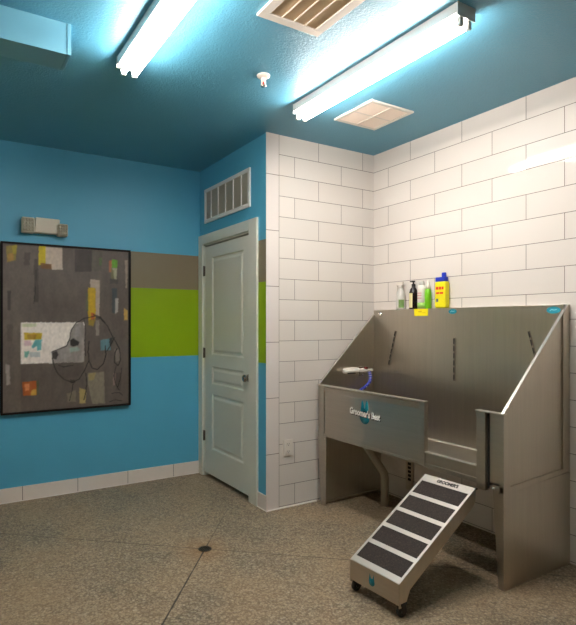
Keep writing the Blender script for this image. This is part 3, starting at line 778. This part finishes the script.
for sgn in (-1, 1):
    y0 = sgn*hw; y1 = sgn*(hw-.004)
    P0 = (0.0, .166-.002); P1 = (RL*c_, .166+RL*s_n-.002)
    dpt = .085/c_
    m = MB().prism([(P0[0], P0[1]), (P0[0], .050), (.040, .050), (.050, .070), (.075, .12), (P1[0]-.03, P1[1]-dpt), (P1[0], P1[1]-dpt+.03), P1], 1, min(y0, y1), max(y0, y1))
    m.build('side_rail', st, rp)
fpn = MB().box(-.003, .001, -hw, hw, .064, .164); fpl = fpn.build('front_plate', sh, rp)
e = MB(); e.lathe([(0, -.0036), (.019, -.0036), (.019, -.003)], (0, .010, .106), 'x', 20)
for s in (-1, 1): e.prism([(.010+s*.002, .112), (.010+s*.018, .110), (.010+s*.013, .147)], 0, -.0036, -.003)
e.build('emblem', M['teal'], fpl)
MB().box(RL*c_-.05, RL*c_-.046, -hw+.004, hw-.004, .166+RL*s_n-.095, .166+RL*s_n-.035).build('cross_plate', st, rp)
for sgn in (-1, 1):
    y = sgn*(hw-.013)
    ca = empty('caster', (.03, y, 0)); ca.parent = rp; ca['_local'] = 1
    MB().lathe([(.025, -.010), (.029, -.007), (.029, .007), (.025, .010)], (0, 0, .029), 'y', 24).build('wheel', M['black'], ca)
    MB().lathe([(0, -.0115), (.011, -.0115), (.011, .0115), (0, .0115)], (0, 0, .029), 'y', 16).build('hub', plain('grey_hub', rgb(150, 145, 140), .4), ca)
    m = MB()
    for q in (-1, 1): m.prism([(-.010, .022), (.010, .022), (.018, .064), (-.018, .064)], 1, q*.014-.0015, q*.014+.0015)
    m.box(-.020, .020, -.0165, .0165, .060, .070)
    m.build('fork', M['black'], ca)
for sgn in (-1, 1):
    y = sgn*(hw-.05)
    m = MB().prism([(RL*c_-.06, .166+RL*s_n-.055), (RL*c_-.01, .166+RL*s_n-.018), (RL*c_+.068, .166+RL*s_n-.018), (RL*c_+.068, .166+RL*s_n-.026), (RL*c_-.005, .166+RL*s_n-.026), (RL*c_-.05, .166+RL*s_n-.07)], 1, y-.02, y+.02)
    m.build('hook', M['bronze'], rp)
TM = RM @ Matrix.Translation((RL-.026, -.005, .0005)) @ Matrix(((0, 1, 0, 0), (-1, 0, 0, 0), (0, 0, 1, 0), (0, 0, 0, 1)))
text_mesh("GROOMER'S", .030, .0004, TM, 'lettering', M['ink'], rp, .0015, .8)

# ------------------------------------------------------------------ bottles on the tub's back ledge
ZS = ZT+.0042; XC = 1.0275
G = 'grooming bottles on the back ledge of the tub'
b1 = empty('spray_bottle', (XC, -1.478, ZS), 'cloudy clear spray bottle with a green leaf print, leftmost on the tub ledge', 'bottle', G)
MB().lathe([(.028, ZS), (.030, ZS+.006), (.030, ZS+.10), (.026, ZS+.135), (.012, ZS+.165), (.011, ZS+.172)], (XC, -1.478, 0), sy=1.25).build('bottle_body', M['clear'], b1)
m = MB().lathe([(.014, ZS+.168), (.014, ZS+.186)], (XC, -1.478, 0)); m.box(XC-.010, XC+.010, -1.506, -1.440, ZS+.186, ZS+.214, .005); m.prism([(-1.444, ZS+.19), (-1.436, ZS+.185), (-1.442, ZS+.150), (-1.448, ZS+.155)], 0, XC-.005, XC+.005)
m.build('spray_trigger', M['plastic'], b1)
MB().lathe([(.0306, ZS+.012), (.0306, ZS+.075)], (XC, -1.478, 0), sy=1.25, arc=(PI*1.05, PI*1.45), seg=10).build('leaf_print', M['leafl'], b1)
b2_ = empty('pump_bottle', (XC, -1.605, ZS), 'dark brown pump bottle with a cream label on the tub ledge', 'bottle', G)
MB().lathe([(.028, ZS), (.031, ZS+.004), (.031, ZS+.125), (.025, ZS+.150), (.013, ZS+.165), (.013, ZS+.178)], (XC, -1.605, 0)).build('bottle_body', M['darkb'], b2_)
m = MB().lathe([(.014, ZS+.176), (.014, ZS+.190), (.006, ZS+.192), (.006, ZS+.204), (.013, ZS+.205), (.012, ZS+.214), (0, ZS+.215)], (XC, -1.605, 0)); m.box(XC-.034, XC, -1.610, -1.600, ZS+.203, ZS+.211)
m.build('pump', M['ink'], b2_)
MB().lathe([(.0316, ZS+.010), (.0316, ZS+.120)], (XC, -1.605, 0), arc=(PI*.55, PI*1.16), seg=14).build('label', M['creaml'], b2_)
b3 = empty('shampoo_bottle', (XC, -1.683, ZS), 'white shampoo bottle with pink print and a green base on the tub ledge', 'bottle', G)
MB().lathe([(.026, ZS), (.029, ZS+.004), (.029, ZS+.150), (.024, ZS+.172), (.016, ZS+.178)], (XC, -1.683, 0), sy=1.1).build('bottle_body', M['plastic'], b3)
MB().lathe([(.018, ZS+.177), (.018, ZS+.205), (.016, ZS+.208), (0, ZS+.208)], (XC, -1.683, 0)).build('cap', M['clear'], b3)
MB().lathe([(.0294, ZS+.004), (.0294, ZS+.045)], (XC, -1.683, 0), sy=1.1).build('green_band', plain('light_green_print', rgb(170, 215, 110), .5), b3)
m = MB()
for z in (.075, .095, .112): m.lathe([(.0294, ZS+z), (.0294, ZS+z+.007)], (XC, -1.683, 0), sy=1.1, arc=(PI*.8, PI*1.2), seg=8)
m.build('pink_print', M['pinkl'], b3)
b4 = empty('squeeze_bottle', (XC, -1.742, ZS), 'bright green squeeze bottle with a pale pointed cap on the tub ledge', 'bottle', G)
MB().lathe([(.021, ZS), (.024, ZS+.004), (.024, ZS+.115), (.019, ZS+.140), (.013, ZS+.146)], (XC, -1.742, 0), sy=1.0).build('bottle_body', M['greenb'], b4)
MB().lathe([(.014, ZS+.145), (.013, ZS+.170), (.008, ZS+.205), (0, ZS+.208)], (XC, -1.742, 0)).build('cap', M['plastic'], b4)
yb = -1.866
b5 = empty('flea_shampoo_bottle', (XC, yb, ZS), 'yellow rectangular bottle with a blue flip cap, rightmost on the tub ledge', 'bottle', G)
b5.name = 'wash_bottle'
MB().box(XC-.027, XC+.027, yb-.046, yb+.046, ZS, ZS+.190, .012).build('bottle_body', M['yellowb'], b5)
m = MB().box(XC-.022, XC+.022, yb-.034, yb+.043, ZS+.190, ZS+.222, .004); m.box(XC-.010, XC+.010, yb-.030, yb-.002, ZS+.220, ZS+.254, .004)
m.build('flip_cap', M['bluecap'], b5)
m = MB()
for (z, h_, parts) in ((.132, .020, ((.032, .010), (.006, -.014), (-.018, -.034))), (.100, .014, ((.030, .004), (0, -.030)))):
    for a, b_ in parts: m.box(XC-.0278, XC-.0268, yb+b_, yb+a, ZS+z, ZS+z+h_, )
m.build('red_print', M['red'], b5)
m = MB().box(XC-.0278, XC-.0268, yb+.012, yb+.030, ZS+.045, ZS+.068); m.build('dark_print', plain('blue_grey_print', rgb(70, 90, 110), .5), b5)

# ------------------------------------------------------------------ tidy, camera, light
for o in COL.objects:
    if '_local' in o.keys(): del o['_local']
cam = bpy.data.cameras.new('camera'); co = bpy.data.objects.new('camera', cam); COL.objects.link(co)
co.location = (-2.055, -4.3545, 1.3778); co.rotation_euler = (PI/2, 0, -.5254)
cam.sensor_fit = 'HORIZONTAL'; cam.sensor_width = 36; cam.lens = 517.3057*36/576
cam.shift_x = (288-243.7425)/576; cam.shift_y = (323.7404-312.5)/576
cam.clip_start = .02
S.camera = co
W_ = bpy.data.worlds.new('room_air'); S.world = W_; W_.use_nodes = True
W_.node_tree.nodes['Background'].inputs[0].default_value = (.9, .95, 1, 1); W_.node_tree.nodes['Background'].inputs[1].default_value = .0
S.view_settings.view_transform = 'Standard'; S.view_settings.look = 'None'; S.view_settings.gamma = 1
S.view_settings.use_curve_mapping = False
S.view_settings.exposure = 1.2
S.cycles.max_bounces = 10; S.cycles.diffuse_bounces = 6
